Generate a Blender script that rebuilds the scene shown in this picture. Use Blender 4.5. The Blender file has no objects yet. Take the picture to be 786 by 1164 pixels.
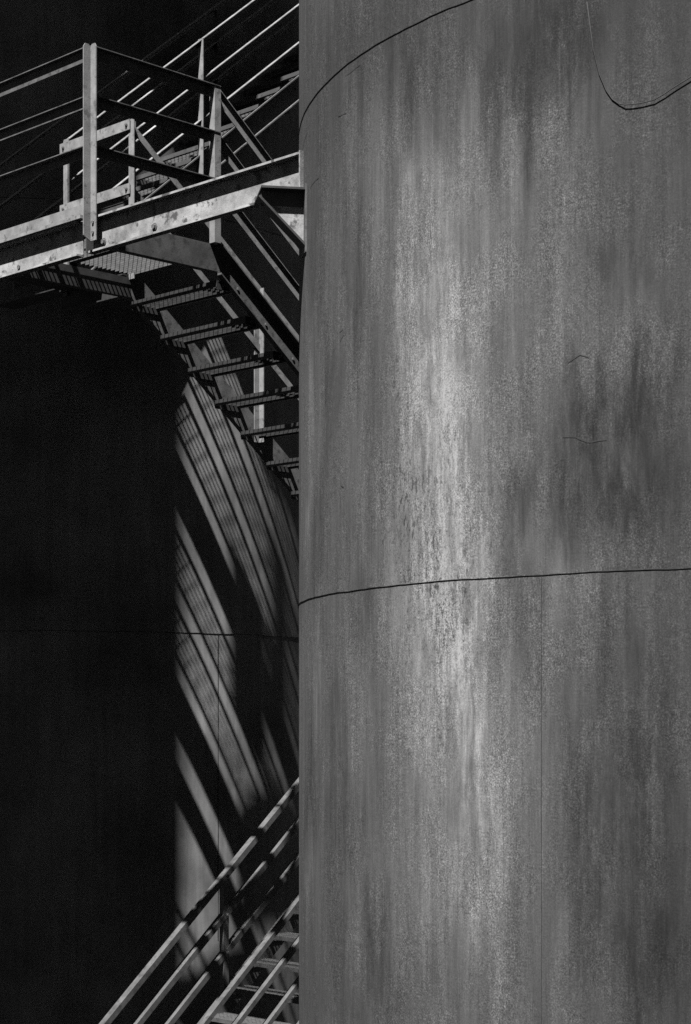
import bpy, bmesh, math, random
from mathutils import Vector, Matrix, noise
random.seed(7)
scn = bpy.context.scene
COL = scn.collection
CZ = 4.2                                   # camera height above the ground
F, CX, YH = 2080.0, 393.0, 808.0           # focal length, principal x, horizon of the photo in its pixels
R2 = math.sqrt(.5)
P0 = Vector((-1.627, 11.75, CZ))           # near corner of the stair platform, at camera height
D = Vector((R2, R2, 0)); E_ = Vector((R2, -R2, 0)); W_ = -E_; UP = Vector((0, 0, 1))
def L(s, w, z):                            # stair-tower coordinates: along the flights, across them, height above the camera
    return P0 + D*s + W_*w + UP*z

# ------------------------------------------------------------------ light
SUN_A, SUN_E = math.radians(23), math.radians(60)
SUNDIR = Vector((-math.sin(SUN_A)*math.cos(SUN_E), -math.cos(SUN_A)*math.cos(SUN_E), math.sin(SUN_E)))
sl = bpy.data.lights.new('sun', 'SUN'); sl.energy = 5.0; sl.angle = math.radians(.5); sl.color = (1, .99, .98)
so = bpy.data.objects.new('sun', sl); COL.objects.link(so); so.location = (0, 0, 40)
so.rotation_euler = SUNDIR.to_track_quat('Z', 'Y').to_euler()
wd = bpy.data.worlds.new("World"); scn.world = wd; wd.use_nodes = True
nt = wd.node_tree; nt.nodes.clear()
sky = nt.nodes.new('ShaderNodeTexSky'); sky.sky_type = 'NISHITA'; sky.sun_disc = False
sky.sun_elevation = SUN_E
sky.sun_rotation = math.atan2(SUNDIR.x, SUNDIR.y)
sky.air_density = .35; sky.dust_density = .1; sky.altitude = 1500
bw = nt.nodes.new('ShaderNodeSeparateColor'); bg = nt.nodes.new('ShaderNodeBackground'); ow = nt.nodes.new('ShaderNodeOutputWorld')
bg.inputs['Strength'].default_value = .05
nt.links.new(sky.outputs[0], bw.inputs[0]); nt.links.new(bw.outputs[0], bg.inputs[0]); nt.links.new(bg.outputs[0], ow.inputs[0])
scn.view_settings.view_transform = 'Standard'; scn.view_settings.look = 'None'
scn.view_settings.exposure = 1.2; scn.view_settings.gamma = 1; scn.view_settings.use_curve_mapping = False
scn.cycles.use_denoising = False; scn.cycles.max_bounces = 4; scn.cycles.diffuse_bounces = 0

# ------------------------------------------------------------------ camera
cam = bpy.data.cameras.new('camera'); co = bpy.data.objects.new('camera', cam); COL.objects.link(co)
co.location = (0, 0, CZ); co.rotation_euler = (math.pi/2, 0, 0)
cam.sensor_fit = 'HORIZONTAL'; cam.sensor_width = 36; cam.lens = 36*F/786
cam.shift_x = 0; cam.shift_y = (YH-582)/786; cam.clip_end = 2000; cam.clip_start = .1
scn.camera = co

# ------------------------------------------------------------------ materials (the photograph is black and white: all greys)
def mat(name, lo, hi, scale=6, rough=.7, stretch=1, spots=0., spot_col=.06, bump=.15, metallic=0, bscale=120, streak=0.):
    m = bpy.data.materials.new(name); m.use_nodes = True; t = m.node_tree; n = t.nodes; k = t.links
    b = n['Principled BSDF']; b.inputs['Roughness'].default_value = rough; b.inputs['Metallic'].default_value = metallic
    b.inputs['Specular IOR Level'].default_value = .35
    tc = n.new('ShaderNodeTexCoord'); mp = n.new('ShaderNodeMapping'); mp.inputs['Scale'].default_value = (1, 1, stretch)
    k.new(tc.outputs['Object'], mp.inputs[0])
    def nz(sc, det, vec=mp.outputs[0], r=.6):
        q = n.new('ShaderNodeTexNoise'); q.inputs['Scale'].default_value = sc; q.inputs['Detail'].default_value = det
        q.inputs['Roughness'].default_value = r; k.new(vec, q.inputs['Vector']); return q.outputs['Fac']
    def ramp(src, a, c, va=0, vc=1):
        q = n.new('ShaderNodeMapRange'); q.inputs[1].default_value = a; q.inputs[2].default_value = c
        q.inputs[3].default_value = va; q.inputs[4].default_value = vc; k.new(src, q.inputs[0]); return q.outputs[0]
    base = ramp(nz(scale, 7), .3, .7, lo, hi)
    if spots:
        sp = ramp(nz(scale*2.2, 4), .56, .64, 0, spots)
        mx = n.new('ShaderNodeMix'); mx.data_type = 'FLOAT'; k.new(sp, mx.inputs[0]); k.new(base, mx.inputs[2]); mx.inputs[3].default_value = spot_col
        base = mx.outputs[0]
    if streak:
        mp2 = n.new('ShaderNodeMapping'); mp2.inputs['Scale'].default_value = (1, 1, .06); k.new(tc.outputs['Object'], mp2.inputs[0])
        st = ramp(nz(16, 5, mp2.outputs[0]), .35, .65, 1-streak, 1+streak)
        mu = n.new('ShaderNodeMath'); mu.operation = 'MULTIPLY'; k.new(base, mu.inputs[0]); k.new(st, mu.inputs[1]); base = mu.outputs[0]
    gr = ramp(nz(bscale*1.7, 2), .3, .7, .85, 1.15)
    mu = n.new('ShaderNodeMath'); mu.operation = 'MULTIPLY'; k.new(base, mu.inputs[0]); k.new(gr, mu.inputs[1])
    k.new(mu.outputs[0], b.inputs['Base Color'])
    bp = n.new('ShaderNodeBump'); bp.inputs['Strength'].default_value = bump; bp.inputs['Distance'].default_value = .004
    k.new(nz(bscale, 5), bp.inputs['Height']); k.new(bp.outputs[0], b.inputs['Normal'])
    return m
M_STEEL = mat('weathered_steel', .06, .15, 9, .6, spots=.7, spot_col=.03, bump=.25)
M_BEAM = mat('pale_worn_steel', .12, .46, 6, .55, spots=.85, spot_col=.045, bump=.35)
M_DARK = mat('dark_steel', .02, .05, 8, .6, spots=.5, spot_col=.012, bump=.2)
M_MID = mat('grey_steel', .045, .11, 9, .6, spots=.5, spot_col=.02, bump=.2)
M_GALV = mat('galvanised_grating', .09, .15, 14, .5, bump=.1)
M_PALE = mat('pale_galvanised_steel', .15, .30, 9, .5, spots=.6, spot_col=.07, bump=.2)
M_BOLT = mat('bolt_steel', .08, .17, 40, .5, bump=.1)
M_SEAM = mat('weld_bead', .006, .015, 30, .8, bump=.3)
M_REAR = mat('dark_tank_paint', .075, .28, 1.0, .75, spots=0, bump=.15, streak=.16)
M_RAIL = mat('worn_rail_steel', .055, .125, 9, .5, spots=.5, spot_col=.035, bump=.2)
M_BRIGHT = mat('brightened_rail_steel', .30, .48, 9, .6, spots=.4, spot_col=.2, bump=.2)  # far rail colour raised to stand in for light it lacks
M_CABLE = mat('faded_cable', .022, .04, 30, .8, bump=.1)
M_LINE = mat('shallow_weld_line', .02, .06, 30, .8, bump=.3)
M_GROUND = mat('dark_slag_gravel', .035, .07, 1.2, .9, bump=.5, bscale=40)

def fg_material():
    m = bpy.data.materials.new('weathered_tank_paint'); m.use_nodes = True; t = m.node_tree; n = t.nodes; k = t.links
    b = n['Principled BSDF']; b.inputs['Roughness'].default_value = .72; b.inputs['Specular IOR Level'].default_value = .25
    uv = n.new('ShaderNodeUVMap'); uv.uv_map = 'wall'
    def mapped(sx, sy):
        q = n.new('ShaderNodeMapping'); q.inputs['Scale'].default_value = (sx, sy, 1); k.new(uv.outputs[0], q.inputs[0]); return q.outputs[0]
    def nz(vec, sc, det, r=.6, dist=0):
        q = n.new('ShaderNodeTexNoise'); q.inputs['Scale'].default_value = sc; q.inputs['Detail'].default_value = det
        q.inputs['Roughness'].default_value = r; q.inputs['Distortion'].default_value = dist; k.new(vec, q.inputs['Vector']); return q.outputs['Fac']
    def rmp(src, a, c, va=0., vc=1.):
        q = n.new('ShaderNodeMapRange'); q.inputs[1].default_value = a; q.inputs[2].default_value = c
        q.inputs[3].default_value = va; q.inputs[4].default_value = vc; k.new(src, q.inputs[0]); return q.outputs[0]
    def op(o, a, c):
        q = n.new('ShaderNodeMath'); q.operation = o
        for i, v in enumerate((a, c)):
            if isinstance(v, (int, float)): q.inputs[i].default_value = v
            else: k.new(v, q.inputs[i])
        return q.outputs[0]
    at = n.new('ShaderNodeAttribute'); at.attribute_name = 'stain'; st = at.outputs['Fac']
    streak = rmp(nz(mapped(6.5, .5), 1.6, 7, .66, .25), .36, .64)      # rain streaks, decimetres wide
    fine = nz(mapped(30, 1.0), 1.4, 6, .7, .15)                # thin streaks
    hair = nz(mapped(85, 1.6), 1.4, 3, .6)                     # hairline runs
    blot = rmp(nz(mapped(3.2, 1.1), 1.0, 7, .68, .5), .33, .67)  # blotches
    grain = nz(mapped(1, .85), 125, 3, .85)                    # flaking grain
    coarse = nz(mapped(1, .6), 42, 4, .75)                     # mottling, a few centimetres
    patchy = rmp(nz(mapped(1, .6), 4.2, 5, .65), .40, .60, .35, 1.45)
    mid = rmp(nz(mapped(15, 3.0), 1.0, 7, .7, .4), .36, .62, .25, 1.6)
    v = op('MULTIPLY', op('SUBTRACT', streak, .5), .42)
    v = op('ADD', v, op('MULTIPLY', op('SUBTRACT', fine, .5), 1.0))
    v = op('ADD', v, op('MULTIPLY', op('SUBTRACT', hair, .5), .55))
    v = op('ADD', v, op('MULTIPLY', op('SUBTRACT', blot, .5), .42))
    gg = op('ADD', op('MULTIPLY', op('SUBTRACT', grain, .5), 4.6), op('MULTIPLY', op('SUBTRACT', coarse, .5), 2.0))
    v = op('ADD', v, op('MULTIPLY', gg, patchy))
    at2 = n.new('ShaderNodeAttribute'); at2.attribute_name = 'flakes'
    f1 = rmp(nz(mapped(34, 11), 1.0, 6, .75, .3), .545, .585); f2 = rmp(nz(mapped(80, 40), 1.0, 4, .7), .57, .62)
    clus = rmp(nz(mapped(7, 2.2), 1.0, 5, .6), .44, .58)
    fl = op('MULTIPLY', op('MAXIMUM', op('MULTIPLY', f1, clus), op('MULTIPLY', f2, .7)), at2.outputs['Fac'])
    v = op('SUBTRACT', v, op('MULTIPLY', fl, .95))
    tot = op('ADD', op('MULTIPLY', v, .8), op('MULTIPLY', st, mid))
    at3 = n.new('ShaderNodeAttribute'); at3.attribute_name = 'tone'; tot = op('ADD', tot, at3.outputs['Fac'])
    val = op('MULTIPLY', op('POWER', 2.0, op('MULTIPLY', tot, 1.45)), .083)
    val = op('MINIMUM', val, .34)
    k.new(val, b.inputs['Base Color'])
    bp = n.new('ShaderNodeBump'); bp.inputs['Strength'].default_value = .22; bp.inputs['Distance'].default_value = .003
    k.new(op('ADD', grain, op('MULTIPLY', fine, .5)), bp.inputs['Height']); k.new(bp.outputs[0], b.inputs['Normal'])
    return m
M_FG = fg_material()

# ------------------------------------------------------------------ mesh helpers
class MB:
    def __init__(s): s.v = []; s.f = []
    def add(s, vs, fs):
        o = len(s.v); s.v += [Vector(a) for a in vs]; s.f += [[i+o for i in q] for q in fs]
    def ext(s, prof, p0, p1, f, v, f1=None, cut0=0, cut1=0):
        """extrude a 2D profile (f, v axes) from p0 to p1"""
        p0, p1 = Vector(p0), Vector(p1); n = len(prof); dr = (p1-p0).normalized()
        vs = [p0+f*a+v*b+dr*(cut0*b) for a, b in prof]+[p1+f*a+v*b+dr*(cut1*b) for a, b in prof]
        fs = [[i, (i+1) % n, n+(i+1) % n, n+i] for i in range(n)]
        fs += [list(range(n))[::-1], list(range(n, 2*n))]
        s.add(vs, fs)
    def box(s, c, x, y, z):                 # centre and three half-axis vectors
        c = Vector(c)
        vs = [c+x*i+y*j+z*k for i in (-1, 1) for j in (-1, 1) for k in (-1, 1)]
        s.add(vs, [[0, 1, 3, 2], [4, 6, 7, 5], [0, 4, 5, 1], [2, 3, 7, 6], [0, 2, 6, 4], [1, 5, 7, 3]])
    def cyl(s, p0, p1, r, n=8, r1=None):
        p0, p1 = Vector(p0), Vector(p1); d = (p1-p0).normalized(); a = d.orthogonal().normalized(); b = d.cross(a); r1 = r if r1 is None else r1
        vs = [p0+(a*math.cos(t)+b*math.sin(t))*r for t in [2*math.pi*i/n for i in range(n)]]
        vs += [p1+(a*math.cos(t)+b*math.sin(t))*r1 for t in [2*math.pi*i/n for i in range(n)]]
        s.add(vs, [[i, (i+1) % n, n+(i+1) % n, n+i] for i in range(n)]+[list(range(n))[::-1], list(range(n, 2*n))])
    def plate(s, pts, nrm, t):              # polygon thickened along nrm
        n = len(pts); pts = [Vector(p) for p in pts]
        s.add(pts+[p+nrm*t for p in pts], [list(range(n))[::-1], list(range(n, 2*n))]+[[i, (i+1) % n, n+(i+1) % n, n+i] for i in range(n)])
    def tube(s, pts, r, n=6):
        pts = [Vector(p) for p in pts]; rings = []
        for i, p in enumerate(pts):
            d = (pts[min(i+1, len(pts)-1)]-pts[max(i-1, 0)]).normalized(); a = d.cross(UP)
            a = a.normalized() if a.length > 1e-4 else Vector((1, 0, 0)); b = d.cross(a)
            rings.append([p+(a*math.cos(t)+b*math.sin(t))*r for t in [2*math.pi*j/n for j in range(n)]])
        vs = [q for g in rings for q in g]; fs = []
        for i in range(len(pts)-1):
            for j in range(n): fs.append([i*n+j, i*n+(j+1) % n, (i+1)*n+(j+1) % n, (i+1)*n+j])
        fs += [list(range(n))[::-1], [(len(pts)-1)*n+j for j in range(n)]]
        s.add(vs, fs)
    def build(s, name, m, parent=None, loc=None, smooth=False):
        base = Vector(loc) if loc is not None else (wloc(parent) if parent else Vector((0, 0, 0)))
        me = bpy.data.meshes.new(name); me.from_pydata([v-base for v in s.v], [], s.f)
        bm = bmesh.new(); bm.from_mesh(me); bmesh.ops.recalc_face_normals(bm, faces=bm.faces[:]); bm.to_mesh(me); bm.free()
        me.materials.append(m)
        if smooth: me.polygons.foreach_set('use_smooth', [True]*len(me.polygons))
        o = bpy.data.objects.new(name, me); COL.objects.link(o)
        if parent: o.parent = parent; o.location = base-wloc(parent)
        else: o.location = base
        return o
def wloc(o):
    v = Vector((0, 0, 0))
    while o: v = v+Vector(o.location); o = o.parent
    return v
def tag(o, label, cat, group=None):
    o['label'] = label; o['category'] = cat
    if group: o['group'] = group
    return o
def thing(name, loc, label, cat, group=None):
    o = bpy.data.objects.new(name, None); COL.objects.link(o); o.location = loc; o.empty_display_size = .2
    return tag(o, label, cat, group)
def dup(o, parent, loc):
    c = o.copy(); COL.objects.link(c); c.parent = parent; c.location = loc
    for ch in o.children: dup(ch, c, ch.location)
    return c

def ANG(a=.055, t=.007, b=None):
    b = b or a
    return [(0, 0), (b, 0), (b, -t), (t, -t), (t, -a), (0, -a)]
def CHN(h, b, t=.011, tw=.009):
    return [(0, 0), (b, 0), (b, -t), (tw, -t), (tw, -(h-t)), (b, -(h-t)), (b, -h), (0, -h)]
FLAT = lambda h, t: [(0, 0), (t, 0), (t, -h), (0, -h)]
def bolt(parent, p, nrm, r=.013, l=.016):
    m = MB(); p = Vector(p); m.cyl(p, p+nrm*.004, r*1.55, 10); m.cyl(p+nrm*.004, p+nrm*l, r, 6)
    return m.build('bolt', M_BOLT, parent, loc=p)
def post_angle(parent, s, w, z0, z1, sf, wf, a=.065, t=.008, m=M_STEEL, notch=False):
    """vertical angle post: one leg along D*sf, one along W_*wf, corner at (s,w)"""
    b = MB(); x = D*sf; y = W_*wf
    prof = [(0, 0), (a, 0), (a, t), (t, t), (t, a), (0, a)]
    p0, p1 = L(s, w, z0), L(s, w, z1)
    if notch:                                # chamfered outer corners, as on the corner post
        c = .022
        b.plate([p0+x*t+UP*0, p0+x*a-UP*-.03, p1+x*a-UP*c, p1+x*(a-c*.6), p1+x*(a*.35), p1+x*t-UP*.02], y, t)
        b.plate([p0+y*0, p0+y*a, p1+y*a-UP*c, p1+y*(a-c*.6), p1+y*(a*.35), p1-UP*.02], x, t)
    else:
        b.ext(prof, p0, p1, x, y)
    return b.build('post', m, parent, loc=p0)

# ------------------------------------------------------------------ tanks
def pix_on_tank(x, y, C, R):
    dx = (x-CX)/F; a = dx*dx+1; b = -(dx*C[0]+C[1]); c = C[0]**2+C[1]**2-R*R
    disc = max(b*b-a*c, 0); t = (-b-math.sqrt(disc))/a
    X, Y = dx*t, t
    return math.atan2(X-C[0], -(Y-C[1])), (YH-y)/F*t      # angle (0 faces the camera, + to the right), height above the camera
C1, R1 = (2.847, 10.776), 3.12
C2, RR2 = (-2.98, 18.53), 2.9
R3 = 2.9                                   # third tank: its shadow edge falls along the dark tank
_th, _z = pix_on_tank(213, 600, C2, RR2); _sh = (-math.sin(SUN_A), -math.cos(SUN_A))
_T = (C2[0]+RR2*math.sin(_th), C2[1]-RR2*math.cos(_th))
C3 = (_T[0]+_sh[0]*9+_sh[1]*R3, _T[1]+_sh[1]*9-_sh[0]*R3)
def tank_pt(C, R, th, z): return Vector((C[0]+R*math.sin(th), C[1]-R*math.cos(th), z))

# stains read off the wall: pixel centre, half-widths, strength in stops-ish (+ bleached, - dark)
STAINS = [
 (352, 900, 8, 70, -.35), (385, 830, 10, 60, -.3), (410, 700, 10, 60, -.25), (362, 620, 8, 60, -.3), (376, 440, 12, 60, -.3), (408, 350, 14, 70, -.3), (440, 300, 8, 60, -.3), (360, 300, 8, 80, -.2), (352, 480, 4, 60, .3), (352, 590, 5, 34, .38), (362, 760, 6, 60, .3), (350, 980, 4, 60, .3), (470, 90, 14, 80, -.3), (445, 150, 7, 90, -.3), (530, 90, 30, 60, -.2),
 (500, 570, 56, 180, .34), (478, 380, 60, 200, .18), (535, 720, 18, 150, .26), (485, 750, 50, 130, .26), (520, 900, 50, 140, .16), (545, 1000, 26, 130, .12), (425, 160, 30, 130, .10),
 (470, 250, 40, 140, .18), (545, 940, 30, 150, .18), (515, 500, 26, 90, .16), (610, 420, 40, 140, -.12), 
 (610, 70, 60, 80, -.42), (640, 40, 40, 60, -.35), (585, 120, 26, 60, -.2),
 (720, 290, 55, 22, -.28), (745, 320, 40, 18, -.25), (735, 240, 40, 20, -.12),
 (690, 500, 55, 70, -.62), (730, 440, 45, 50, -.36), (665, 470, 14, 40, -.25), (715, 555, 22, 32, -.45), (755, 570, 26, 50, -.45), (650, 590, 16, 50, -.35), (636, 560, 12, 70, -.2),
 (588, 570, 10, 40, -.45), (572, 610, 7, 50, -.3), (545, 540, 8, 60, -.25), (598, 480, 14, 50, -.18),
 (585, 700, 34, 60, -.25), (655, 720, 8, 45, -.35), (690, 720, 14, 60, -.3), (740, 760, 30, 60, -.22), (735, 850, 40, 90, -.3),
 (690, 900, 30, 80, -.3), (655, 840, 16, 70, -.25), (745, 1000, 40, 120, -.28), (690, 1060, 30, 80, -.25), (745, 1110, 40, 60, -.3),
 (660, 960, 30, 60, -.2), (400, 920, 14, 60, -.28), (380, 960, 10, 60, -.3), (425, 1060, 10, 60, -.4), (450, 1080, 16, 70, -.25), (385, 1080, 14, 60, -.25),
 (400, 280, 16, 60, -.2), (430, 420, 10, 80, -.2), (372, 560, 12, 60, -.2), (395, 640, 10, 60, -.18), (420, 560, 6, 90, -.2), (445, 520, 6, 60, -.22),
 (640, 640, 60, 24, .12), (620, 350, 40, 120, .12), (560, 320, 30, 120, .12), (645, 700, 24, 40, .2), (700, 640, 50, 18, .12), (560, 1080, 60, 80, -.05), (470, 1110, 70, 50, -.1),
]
TONE = [ (775, 40, 90, 150, -.50), (400, 30, 90, 90, -.22), (770, 1130, 110, 120, -.35), (500, 920, 60, 60, -.12),   # broad tones: bleached band; right side and top painted darker against the sun's brightening
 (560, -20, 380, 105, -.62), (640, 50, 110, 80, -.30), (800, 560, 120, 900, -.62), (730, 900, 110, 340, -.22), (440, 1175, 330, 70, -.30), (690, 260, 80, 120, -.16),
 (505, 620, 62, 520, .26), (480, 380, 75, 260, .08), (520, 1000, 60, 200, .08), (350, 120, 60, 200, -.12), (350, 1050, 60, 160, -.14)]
FLAKES = [(500, 600, 50, 110, 1.), (510, 720, 34, 90, 1.), (450, 560, 18, 110, .8), (470, 440, 30, 60, .4), (490, 820, 30, 50, .8), (730, 660, 20, 25, .7), (470, 660, 20, 60, .5)]

zs1 = .62
def tank(name, C, R, top, mats, label, fine=None, loc_seams=(), vseams=()):
    t = thing(name, (C[0], C[1], 0), label, 'tank')
    # shell
    ths = []
    if fine:
        a0, a1, za, zb = fine
        n = int((a1-a0)/math.radians(.42)); ths = [a0+(a1-a0)*i/n for i in range(n+1)]
        rest = 2*math.pi-(a1-a0); m_ = 56; ths += [a1+rest*i/m_ for i in range(1, m_)]
        zs = [0, za]; m2 = int((zb-za)/.025); zs = [0]+[za+(zb-za)*i/m2 for i in range(m2+1)]+[top]
    else:
        ths = [2*math.pi*i/180 for i in range(180)]; zs = [0, top*.25, top*.5, top*.75, top]
    nT = len(ths); vs = []; fs = []
    for z in zs:
        for th in ths: vs.append(tank_pt(C, R, th, z))
    for j in range(len(zs)-1):
        for i in range(nT): fs.append([j*nT+i, j*nT+(i+1) % nT, (j+1)*nT+(i+1) % nT, (j+1)*nT+i])
    me = bpy.data.meshes.new('shell'); me.from_pydata([v-Vector((C[0], C[1], 0)) for v in vs], [], fs)
    me.polygons.foreach_set('use_smooth', [True]*len(me.polygons)); me.materials.append(mats)
    if fine:
        uvl = me.uv_layers.new(name='wall')
        buf = []
        for p in me.polygons:
            c = [vs[i] for i in p.vertices]; ang = [ths[i % nT] for i in p.vertices]
            if max(ang)-min(ang) > math.pi: ang = [a+2*math.pi if a < math.pi else a for a in ang]
            crs = math.floor((sum(v.z for v in c)/4-CZ-zs1)/2.73)
            for a, v in zip(ang, c): buf += [a*R+crs*.41, v.z]
        uvl.data.foreach_set('uv', buf)
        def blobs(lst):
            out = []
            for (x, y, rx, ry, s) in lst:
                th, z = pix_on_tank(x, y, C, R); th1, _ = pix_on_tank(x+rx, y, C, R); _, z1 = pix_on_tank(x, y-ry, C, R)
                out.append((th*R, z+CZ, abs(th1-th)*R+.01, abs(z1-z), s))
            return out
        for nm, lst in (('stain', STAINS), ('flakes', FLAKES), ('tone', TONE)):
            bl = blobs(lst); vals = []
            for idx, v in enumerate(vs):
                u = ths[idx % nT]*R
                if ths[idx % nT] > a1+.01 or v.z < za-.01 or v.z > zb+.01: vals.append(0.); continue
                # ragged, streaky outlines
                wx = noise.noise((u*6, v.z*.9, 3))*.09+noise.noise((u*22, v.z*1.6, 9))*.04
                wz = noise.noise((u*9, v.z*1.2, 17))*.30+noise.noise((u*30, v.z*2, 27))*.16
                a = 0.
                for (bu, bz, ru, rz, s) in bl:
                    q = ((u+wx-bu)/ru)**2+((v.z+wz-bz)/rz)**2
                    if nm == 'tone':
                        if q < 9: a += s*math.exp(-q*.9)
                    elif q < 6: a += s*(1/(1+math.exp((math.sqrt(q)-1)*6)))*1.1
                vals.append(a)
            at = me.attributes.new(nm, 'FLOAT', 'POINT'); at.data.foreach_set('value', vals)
    o = bpy.data.objects.new('shell', me); COL.objects.link(o); o.parent = t
    # roof: shallow cone with a rim angle
    b = MB(); n = 90
    ring = [tank_pt(C, R+.06, 2*math.pi*i/n, top) for i in range(n)]; ring2 = [tank_pt(C, R+.06, 2*math.pi*i/n, top+.08) for i in range(n)]
    b.add(ring+ring2+[Vector((C[0], C[1], top+.7)), Vector((C[0], C[1], top))],
          [[i, (i+1) % n, n+(i+1) % n, n+i] for i in range(n)]+[[n+i, n+(i+1) % n, 2*n] for i in range(n)]+[[(i+1) % n, i, 2*n+1] for i in range(n)])
    b.build('roof', M_MID, t)
    # weld seams
    for zz, wd_, amp in loc_seams:
        b = MB(); n = 420; vs = []
        for i in range(n):
            th = 2*math.pi*i/n; j = noise.noise((math.cos(th)*R*3.2, math.sin(th)*R*3.2, zz))*amp+noise.noise((math.cos(th)*R*14, math.sin(th)*R*14, zz))*amp*.5
            hw = wd_*(.5+.22*noise.noise((math.cos(th)*R*9, math.sin(th)*R*9, zz+5)))
            for k_, (dr, dz) in enumerate(((-.006, -hw), (.0035, -hw*.6), (.0035, hw*.6), (-.006, hw))):
                vs.append(tank_pt(C, R+dr, th, zz+j+dz))
        fs = []
        for i in range(n):
            for k_ in range(3): fs.append([i*4+k_, ((i+1) % n)*4+k_, ((i+1) % n)*4+k_+1, i*4+k_+1])
        b.add(vs, fs); b.build('weld_seam', M_SEAM, t)
    for th, za_, zb_, wd_ in vseams:
        b = MB(); n = int((zb_-za_)/.03); vs = []
        for i in range(n+1):
            z = za_+(zb_-za_)*i/n; j = noise.noise((z*3, th*9, 1))*.003; hw = wd_*max(.12, .5+.5*noise.noise((z*14, th*5, 4)))/R
            for (dr, da) in ((-.006, -hw), (.0025, -hw*.6), (.0025, hw*.6), (-.006, hw)): vs.append(tank_pt(C, R+dr, th+j/R+da, z))
        fs = [[i*4+k_, (i+1)*4+k_, (i+1)*4+k_+1, i*4+k_+1] for i in range(n) for k_ in range(3)]
        b.add(vs, fs); b.build('weld_seam', M_LINE, t)
    return t

a0, _ = pix_on_tank(341, 500, C1, R1); a1, _ = pix_on_tank(800, 500, C1, R1)
th617, _ = pix_on_tank(616, 900, C1, R1)
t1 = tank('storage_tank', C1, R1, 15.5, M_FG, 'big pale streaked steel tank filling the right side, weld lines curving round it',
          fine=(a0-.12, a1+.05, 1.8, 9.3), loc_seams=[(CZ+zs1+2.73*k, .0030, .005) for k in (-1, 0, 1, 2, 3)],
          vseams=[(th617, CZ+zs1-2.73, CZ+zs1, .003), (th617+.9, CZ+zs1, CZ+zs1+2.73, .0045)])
th248, _ = pix_on_tank(248, 900, C2, RR2)
zs2 = (YH-717)/F*15.66
t2 = tank('storage_tank', C2, RR2, 15.5, M_REAR, 'dark tank in shade behind the stairs, striped by shadows of the steel treads',
          loc_seams=[(CZ+zs2+3.7*k, .005, .006) for k in (-1, 0, 1, 2, 3)],
          vseams=[(th248, CZ+zs2-2.73, CZ+zs2, .008), (th248-.7, CZ+zs2, CZ+zs2+2.73, .006), (th248-1.1, CZ+zs2-2.73, CZ+zs2, .006)])
t3 = tank('storage_tank', C3, R3, 30, M_REAR, 'tall steel tank standing left of the view, shading the dark tank', loc_seams=[(CZ+zs2+2.73*k, .012, .006) for k in (-1, 0, 1, 2, 3)])

# ground
b = MB(); g = 600; b.add([(-g, -g, 0), (g, -g, 0), (g, g, 0), (-g, g, 0)], [[0, 1, 2, 3]])
gr = b.build('ground', M_GROUND); gr['kind'] = 'structure'

# scratches and a stud on the pale tank
for ln in ([(353, 213), (358, 206), (363, 201)], [(344, 172), (346, 160), (350, 150)], [(640, 497), (655, 497), (668, 503), (690, 500)], [(646, 412), (660, 403), (670, 407)], [(386, 378), (390, 374), (391, 380), (387, 388)], [(590, 540), (591, 549)], [(388, 552), (391, 554)], [(395, 85), (410, 73)], [(385, 132), (394, 128)]):
    q = [pix_on_tank(x, y, C1, R1) for x, y in ln]; up = []; dn = []
    fq = []
    for (ta, za), (tb, zb) in zip(q, q[1:]):
        for i in range(4): fq.append((ta+(tb-ta)*i/4, za+(zb-za)*i/4))
    fq.append(q[-1])
    for i, (th, z) in enumerate(fq):
        a_, c_ = fq[max(i-1, 0)], fq[min(i+1, len(fq)-1)]
        nv = Vector((-(c_[1]-a_[1]), (c_[0]-a_[0])*R1)).normalized()*(.0012+.0035*abs(noise.noise((th*40, z*20, 2))))
        j = noise.noise((th*60, z*30, 7))*.006
        up.append(tank_pt(C1, R1+.0015, th+nv.x/R1, z+CZ+nv.y+j)); dn.append(tank_pt(C1, R1+.0015, th-nv.x/R1, z+CZ-nv.y+j))
    b = MB(); m_ = len(up); b.add(up+dn, [[i, i+1, m_+i+1, m_+i] for i in range(m_-1)]); b.build('scratch', M_CABLE, t1)
# loose cable hanging over the pale tank
pts = []
for (x, y) in ((668, 2), (675, 55), (682, 84), (690, 103), (697, 113), (704, 118), (712, 119.5), (721, 119), (731, 117.5), (745, 114), (757, 107), (764, 102), (775, 95), (800, 80), (830, 40), (850, -30)):
    th, z = pix_on_tank(x, y, C1, R1); pts.append(tank_pt(C1, R1+.004+(.006 if x > 706 else .0), th, z+CZ))
b = MB(); b.tube(pts, .0024, 6)
tag(b.build('cable', M_CABLE, None, loc=pts[0], smooth=True), 'thin dark cable sagging across the top of the pale tank', 'cable')

# ------------------------------------------------------------------ gratings
def grating(mb, s0, s1, w0, w1, z, pitch=.038, h=.020, t=.003, rod=.05):
    n = max(1, round((s1-s0)/pitch))
    for i in range(n+1):
        s = s0+(s1-s0)*i/n
        mb.box(L(s, (w0+w1)/2, z-h/2), D*t/2, W_*(w1-w0)/2, UP*h/2)
    m_ = max(1, round((w1-w0)/rod))
    for j in range(m_+1):
        w = w0+(w1-w0)*j/m_
        mb.box(L((s0+s1)/2, w, z-.006), D*(s1-s0)/2, W_*.0025, UP*.003)
def grating_part(parent, s0, s1, w0, w1, z, m=M_GALV):
    b = MB(); grating(b, s0, s1, w0, w1, z)
    return b.build('floor_grating', m, parent, loc=L(s0, w0, z))

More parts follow.
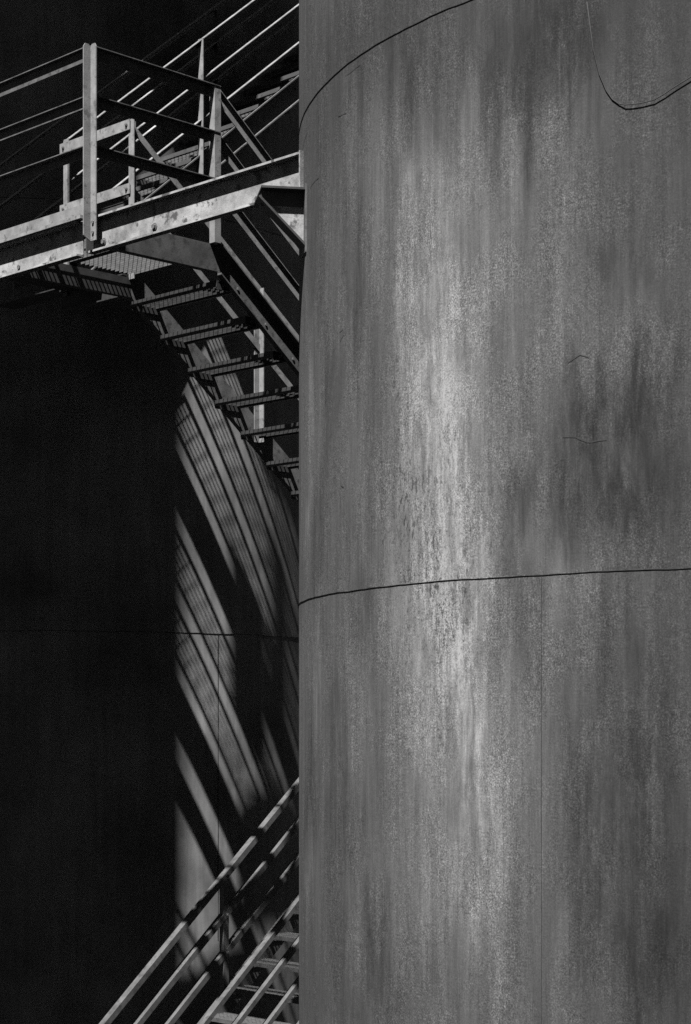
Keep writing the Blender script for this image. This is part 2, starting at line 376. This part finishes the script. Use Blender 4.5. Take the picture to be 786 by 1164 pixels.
# ------------------------------------------------------------------ the platform and its beam
FZ = 3.15                                    # platform floor above the camera
BEAM_H = .225
land = thing('platform', L(0, 0, FZ-BEAM_H), 'steel grating platform at upper left with a pale toe board along its front', 'platform')
S_END = 1.06; W_END = 2.72
b = MB(); b.ext(CHN(BEAM_H, .06, .012), L(-.012, .07, FZ), L(-.012, W_END+1.2, FZ), -D, UP); b.build('edge_channel', M_BEAM, land)
b = MB(); b.ext(FLAT(.125, .006), L(.03, .012, FZ+.135), L(.03, W_END+1.2, FZ+.135), -D, UP); b.build('toe_board', M_PALE, land)
b = MB(); b.ext([(0, 0), (.052, 0), (.052, -.022), (0, -.022)], L(-.035, .012, FZ+.024), L(-.035, W_END+1.2, FZ+.024), -D, UP); b.build('edge_strip', M_PALE, land)
b = MB(); b.ext(CHN(.18, .06, .011), L(.02, -.008, FZ+.03), L(S_END, -.008, FZ+.03), -E_, UP, ); b.build('side_channel', M_MID, land)
for w in (.94,):
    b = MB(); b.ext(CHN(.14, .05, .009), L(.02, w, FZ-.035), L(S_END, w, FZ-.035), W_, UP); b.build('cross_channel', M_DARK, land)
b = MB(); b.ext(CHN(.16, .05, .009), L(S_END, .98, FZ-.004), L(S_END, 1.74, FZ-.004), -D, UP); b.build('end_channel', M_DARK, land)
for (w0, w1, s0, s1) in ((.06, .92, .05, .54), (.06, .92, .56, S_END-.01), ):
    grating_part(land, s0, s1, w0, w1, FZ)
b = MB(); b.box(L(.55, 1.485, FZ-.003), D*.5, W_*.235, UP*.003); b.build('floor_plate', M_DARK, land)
for w in (.78, 1.4): bolt(land, L(-.0125, w, FZ-.17), -D, .016)

beam = thing('support_beam', L(0, -2, FZ-BEAM_H), 'pale worn channel beam running from the platform corner to the big tank', 'beam')
K1 = 2.0
b = MB(); b.ext(CHN(BEAM_H, .055, .013), L(-.004, -.035, FZ), L(-.004, -K1, FZ), -D, UP); b.build('channel', M_BEAM, beam)
b = MB(); b.box(L(-.038, -.0325, FZ-BEAM_H/2), D*.036, W_*.004, UP*(BEAM_H/2+.002)); b.build('end_plate', M_MID, beam)
b = MB(); b.box(L(-.036, -K1-.004, FZ-BEAM_H/2), D*.033, W_*.005, UP*(BEAM_H/2+.003)); b.build('end_plate', M_BEAM, beam)
for k in (.11, .62): bolt(beam, L(-.0135, -k-.03, FZ-.165), -D, .016)
# bracket under the far end, welded to the tank
ph = math.radians(9.5); rd = Vector((-math.cos(ph), -math.sin(ph), 0)); rn = Vector((math.sin(ph), -math.cos(ph), 0))   # outwards from the tank; towards the viewer
BP = Vector((C1[0], C1[1], CZ+2.918))+rd*(R1-.004)
br = thing('wall_bracket', BP-UP*.3, 'dark triangular bracket welded to the big tank under the beam end', 'bracket')
b = MB(); b.plate([BP+rn*.07, BP+rd*.255+rn*.07, BP+rd*.255-rn*.32, BP-rn*.32], -UP, .012); b.build('seat_plate', M_DARK, br)
b = MB(); b.box(BP+rd*.128-UP*.054, rd*.122, rn*.005, UP*.042); b.build('arm', M_DARK, br)
b = MB(); b.plate([BP+rd*.23-UP*.097, BP-UP*.097, BP-UP*.30], rn, .009); b.build('gusset', M_BEAM, br)
b = MB(); b.plate([BP+rd*.262-UP*.05+rn*.06, BP+rd*.0-UP*.315+rn*.06, BP+rd*.0-UP*.315-rn*.07, BP+rd*.262-UP*.05-rn*.07], (rd-UP*.9).normalized(), .012); b.build('brace', M_DARK, br)
b = MB(); b.box(BP-UP*.17+rd*.004, rd*.006, rn*.075, UP*.19); b.build('wall_plate', M_STEEL, br)

# ------------------------------------------------------------------ guard rails of the platform
RH = (1.10, .785, .465)
def level_rail(parent, a, c, fl, z, m=M_STEEL, size=.055, name='rail', fw=None):
    b = MB(); b.ext(ANG(size, .006, fw), L(*a, z), L(*c, z), fl, UP)
    return b.build(name, m, parent)
gA = thing('guard_rail', L(0, 0, FZ), 'three bar guard rail along the platform front with a wide angle corner post', 'railing')
post_angle(gA, -.076, -.085, FZ-.165, FZ+1.085, -1, -1, .062, .008, M_PALE, notch=True)
bolt(gA, L(-.077, -.12, FZ-.115), -D, .011); bolt(gA, L(-.077, -.12, FZ-.05), -D, .011)
for h, sz, fw in zip(RH, (.082, .066, .062), (.034, .034, .045)): level_rail(gA, (-.03, -.04), (-.03, W_END+1.2), -D, FZ+h, M_STEEL, sz, 'rail', fw)
post_angle(gA, .03, 2.4, FZ-.10, FZ+1.08, -1, 1)
gB = thing('guard_rail', L(S_END, 0, FZ), 'three dark bars on the right platform side ending at a narrow post', 'railing')
post_angle(gB, .985, -.062, FZ+.03, FZ+1.10, 1, 1, .055, .007, M_PALE)
for h, sz in zip(RH, (.082, .07, .066)): level_rail(gB, (-.05, -.03), (1.035, -.03), E_, FZ+h, M_STEEL, sz, 'rail', .036)
gC = thing('guard_rail', L(S_END, 1.74, FZ), 'short two bar guard rail closing the platform back edge, pale flat bars', 'railing')
post_angle(gC, 1.04, .945, FZ-.05, FZ+1.10, 1, -1, .06, .007, M_PALE)
post_angle(gC, 1.04, 1.73, FZ-.05, FZ+1.10, 1, -1, .05, .007, M_PALE)
for h in (1.10, .64):
    b = MB(); b.ext(FLAT(.075, .006), L(1.034, .92, FZ+h), L(1.034, 1.76, FZ+h), -D, UP); b.build('rail', M_PALE, gC)
    for w in (.955, 1.715): bolt(gC, L(1.027, w, FZ+h-.037), -D, .009, .012)

# ------------------------------------------------------------------ stair flights
def tread_mesh(parent, s, w0, w1, z, dep, m=M_GALV, up=1):
    """one grating tread; s is its back edge and it reaches s+dep*up; nosing on the outer edge"""
    b = MB(); lo, hi = sorted((s, s+dep)); grating(b, lo+.012, hi-.03, w0, w1, z)
    b.box(L(lo+.003 if up > 0 else hi-.003, (w0+w1)/2, z-.022), D*.003, W_*(w1-w0)/2, UP*.022)      # back bar
    for w in (w0+.003, w1-.003): b.box(L((lo+hi)/2, w, z-.03), D*(dep/2-.004), W_*.003, UP*.03)   # end plates
    t = b.build('tread', m, parent, loc=L(s, w0, z))
    b = MB(); b.box(L(hi-.012 if up > 0 else lo+.012, (w0+w1)/2, z-.017), D*.012, W_*(w1-w0)/2, UP*.017); b.build('nosing', M_MID, t)
    return t
def flight(label, s0, z0, s1, z1, w0, w1, n, m_str, m_tr, ch=.18, tread_dep=.25, drop=.1, flip=False, group='stair flights of the stair tower'):
    """stringers from (s0,z0) to (s1,z1), z rising or falling with s; n treads"""
    t = thing('stair_flight', L(min(s0, s1), (w0+w1)/2, min(z0, z1)), label, 'stairs', group)
    for w, fl in ((w0, -W_), (w1, W_)):
        b = MB(); b.ext(CHN(ch*1.22, .046, .012), L(s0, w, z0+drop), L(s1, w, z1+drop), fl, UP); b.build('stringer', m_str, t)
    first = None
    up = 1 if z1 < z0 else -1             # nosing faces downhill
    for k in range(n):
        q = (k+.5)/n; s = s0+(s1-s0)*k/n; z = z0+(z1-z0)*(k+(1 if z1 < z0 else 0.5))/n
        if first is None:
            first = tread_mesh(t, s, w0+.004, w1-.004, z, tread_dep, m_tr, up); f0 = (s, z)
            for w, nn in ((w0, -W_), (w1, W_)):
                for sb in (.06, .18): bolt(first, L(s+sb, w, z-.035)+nn*.001, nn, .010, .014)
        else:
            dup(first, t, first.location+D*(s-f0[0])+UP*(z-f0[1]))
    return t
SL = .785
n1 = 15; sE = 1.06+.262*n1
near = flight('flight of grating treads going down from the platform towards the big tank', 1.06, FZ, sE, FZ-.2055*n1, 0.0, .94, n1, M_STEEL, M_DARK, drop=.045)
def rail_on(parent, s0, z0, s1, z1, w, fl, hs, size=.05, m=M_STEEL, flat=False, fw=None):
    for h in hs:
        b = MB()
        b.ext(FLAT(size, .007) if flat else ANG(size, .006, fw), L(s0, w, z0+h), L(s1, w, z1+h), fl, UP)
        b.build('rail', m, parent)
zE = FZ-.2055*n1
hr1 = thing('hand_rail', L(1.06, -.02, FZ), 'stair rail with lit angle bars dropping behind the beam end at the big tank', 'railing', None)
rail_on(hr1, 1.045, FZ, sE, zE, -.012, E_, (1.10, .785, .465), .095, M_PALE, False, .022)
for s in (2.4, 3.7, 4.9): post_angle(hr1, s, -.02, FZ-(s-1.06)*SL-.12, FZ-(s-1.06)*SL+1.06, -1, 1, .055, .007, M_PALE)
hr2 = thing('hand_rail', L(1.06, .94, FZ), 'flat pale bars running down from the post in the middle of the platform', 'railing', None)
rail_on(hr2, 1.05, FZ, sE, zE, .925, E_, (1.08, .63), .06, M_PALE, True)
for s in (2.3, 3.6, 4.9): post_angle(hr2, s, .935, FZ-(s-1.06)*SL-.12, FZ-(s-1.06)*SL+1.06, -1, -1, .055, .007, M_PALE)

# upper flight, rising to the right beside the dark tank
UW0, UW1 = 1.76, 2.60
n2 = 17; SLU = .83; uE = .95+.245*n2; uZ = FZ+.245*SLU*n2
k0 = 1; us = .95+.245*k0; uz = FZ+.245*SLU*k0
upf = flight('flight of grating treads rising from the platform along the dark tank', us, uz, uE, uZ, UW0, UW1, n2-k0, M_STEEL, M_GALV, drop=.12)
b = MB(); b.box(L(1.11, 2.04, FZ+.02), D*.095, W_*.56, UP*.004); b.build('threshold_blocker', M_DARK, upf)  # plate added so that its shadow darkens a band on the tank
for k in (0, 3):                          # solid plates added on two treads to throw dark gaps onto the tank
    s = us+(uE-us)*k/(n2-k0); z = uz+(uZ-uz)*(k+.5)/(n2-k0)
    b = MB(); b.box(L(s+.125, (UW0+UW1)/2, z+.003), D*.13, W_*((UW1-UW0)/2-.01), UP*.003); b.build('tread_blocker', M_DARK, upf)
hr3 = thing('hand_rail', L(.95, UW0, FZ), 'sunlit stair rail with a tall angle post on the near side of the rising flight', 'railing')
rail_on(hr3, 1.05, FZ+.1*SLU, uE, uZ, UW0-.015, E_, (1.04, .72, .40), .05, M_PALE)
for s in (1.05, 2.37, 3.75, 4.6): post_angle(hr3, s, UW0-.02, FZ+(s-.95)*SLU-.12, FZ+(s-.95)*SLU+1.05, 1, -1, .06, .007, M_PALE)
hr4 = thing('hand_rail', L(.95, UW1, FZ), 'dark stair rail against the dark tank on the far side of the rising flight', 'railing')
rail_on(hr4, .2, FZ-.75*SLU, uE, uZ, UW1+.02, E_, (1.04, .72, .40), .05, M_BRIGHT)
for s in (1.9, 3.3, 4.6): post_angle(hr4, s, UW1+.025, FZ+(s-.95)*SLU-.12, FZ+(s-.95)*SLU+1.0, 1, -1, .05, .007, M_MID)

# lower flight from the ground
LW0, LW1 = .93, 1.93
SLL = .868; lS0, lZ0 = .74, -CZ; lE = 5.6; lZ1 = lZ0+(lE-lS0)*SLL; n3 = 21
lof = flight('lowest flight of grating treads climbing from the ground at the bottom of the view', lS0, lZ0, lE, lZ1, LW0, LW1, n3, M_MID, M_GALV, tread_dep=.24, drop=.06)
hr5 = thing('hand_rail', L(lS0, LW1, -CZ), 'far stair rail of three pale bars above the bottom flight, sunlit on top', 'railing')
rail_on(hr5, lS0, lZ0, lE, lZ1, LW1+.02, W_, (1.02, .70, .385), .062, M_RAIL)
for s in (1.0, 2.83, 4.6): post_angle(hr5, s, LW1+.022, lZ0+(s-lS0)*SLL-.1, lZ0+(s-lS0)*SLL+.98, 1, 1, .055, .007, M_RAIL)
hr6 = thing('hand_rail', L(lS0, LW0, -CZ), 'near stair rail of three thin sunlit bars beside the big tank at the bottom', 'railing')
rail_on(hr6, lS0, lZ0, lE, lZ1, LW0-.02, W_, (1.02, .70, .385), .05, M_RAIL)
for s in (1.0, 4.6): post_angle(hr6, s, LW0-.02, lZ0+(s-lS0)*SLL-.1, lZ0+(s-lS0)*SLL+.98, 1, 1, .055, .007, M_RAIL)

for (t_, s_list, w_, zf, hs) in ((hr3, (1.05, 2.37), UW0-.036, lambda s: FZ+(s-.95)*SLU, (1.04, .72, .40)), (hr5, (1.0, 2.83), LW1+.012, lambda s: lZ0+(s-lS0)*SLL, (1.02, .70, .385)), (hr1, (2.4,), -.028, lambda s: FZ-(s-1.06)*SL, (1.10, .785, .465))):
    for s in s_list:
        for h in hs: bolt(t_, L(s+.03, w_, zf(s+.03)+h-.03), E_, .010, .014)
# ------------------------------------------------------------------ the rest of the stair tower, out of the view or behind the big tank
def simple_platform(label, s0, s1, w0, w1, z):
    t = thing('platform', L(s0, w0, z), label, 'platform')
    b = MB()
    for w, fl in ((w0, W_), (w1, -W_)): b.ext(CHN(.2, .06, .01), L(s0, w, z), L(s1, w, z), fl, UP)
    b.build('edge_channel', M_STEEL, t)
    b = MB()
    for s, fl in ((s0, D), (s1, -D)): b.ext(CHN(.2, .06, .01), L(s, w0+.07, z-.003), L(s, w1-.07, z-.003), fl, UP)
    b.build('cross_channel', M_STEEL, t)
    grating_part(t, s0+.02, s1-.02, w0+.07, w1-.07, z+.03)
    return t
simple_platform('hidden landing behind the big tank where the bottom flight arrives', 5.02, 6.4, -.05, 2.0, .02)

pl2 = thing('platform', L(.35, 1.1, 9.4), 'next platform of the stair tower above the top of the view', 'platform')
b = MB(); b.box(L(1.8, 2.06, 9.4), D*1.45, W_*.74, UP*.005); b.build('floor_plate', M_STEEL, pl2)
b = MB()
for w, fl in ((1.32, W_), (2.8, -W_)): b.ext(CHN(.2, .06, .01), L(.35, w, 9.392), L(3.25, w, 9.392), fl, UP)
b.build('edge_channel', M_STEEL, pl2)

def sunward(x, y, h):                        # the point h metres (along the ground) towards the sun from a spot on the dark tank
    th, z = pix_on_tank(x, y, C2, RR2); p = tank_pt(C2, RR2, th, z+CZ)
    return p+Vector((-math.sin(SUN_A), -math.cos(SUN_A), math.tan(SUN_E)))*h
# square duct added out of view; its boxes block sun from the dark tank
hd = 3.7
hx = Vector((math.cos(SUN_A), -math.sin(SUN_A), 0)); hy = Vector((math.sin(SUN_A), math.cos(SUN_A), 0))
def shade_box(parent, name, x0, x1, y0, y1, h, depth, m):
    pa, pb, pc = sunward(x0, y0, h), sunward(x1, y0, h), sunward(x0, y1, h)
    w2 = (pb-pa).dot(hx); hh = (pa.z-pc.z)-depth*math.tan(SUN_E)
    b = MB(); b.box(pa+hx*w2/2+hy*0-UP*(hh/2+depth*math.tan(SUN_E)/2), hx*w2/2, hy*depth/2, UP*hh/2)
    return b.build(name, m, parent)
c0 = sunward(300, 700, hd)
blk = thing('sun_blocker', c0-UP*1.0, 'square sheet steel duct added out of view to shade the dark tank', 'blocker')
shade_box(blk, 'blocker_body', 262, 306, 612, 800, hd, .2, M_STEEL)
shade_box(blk, 'blocker_side', 307, 372, 600, 830, hd, .22, M_STEEL)
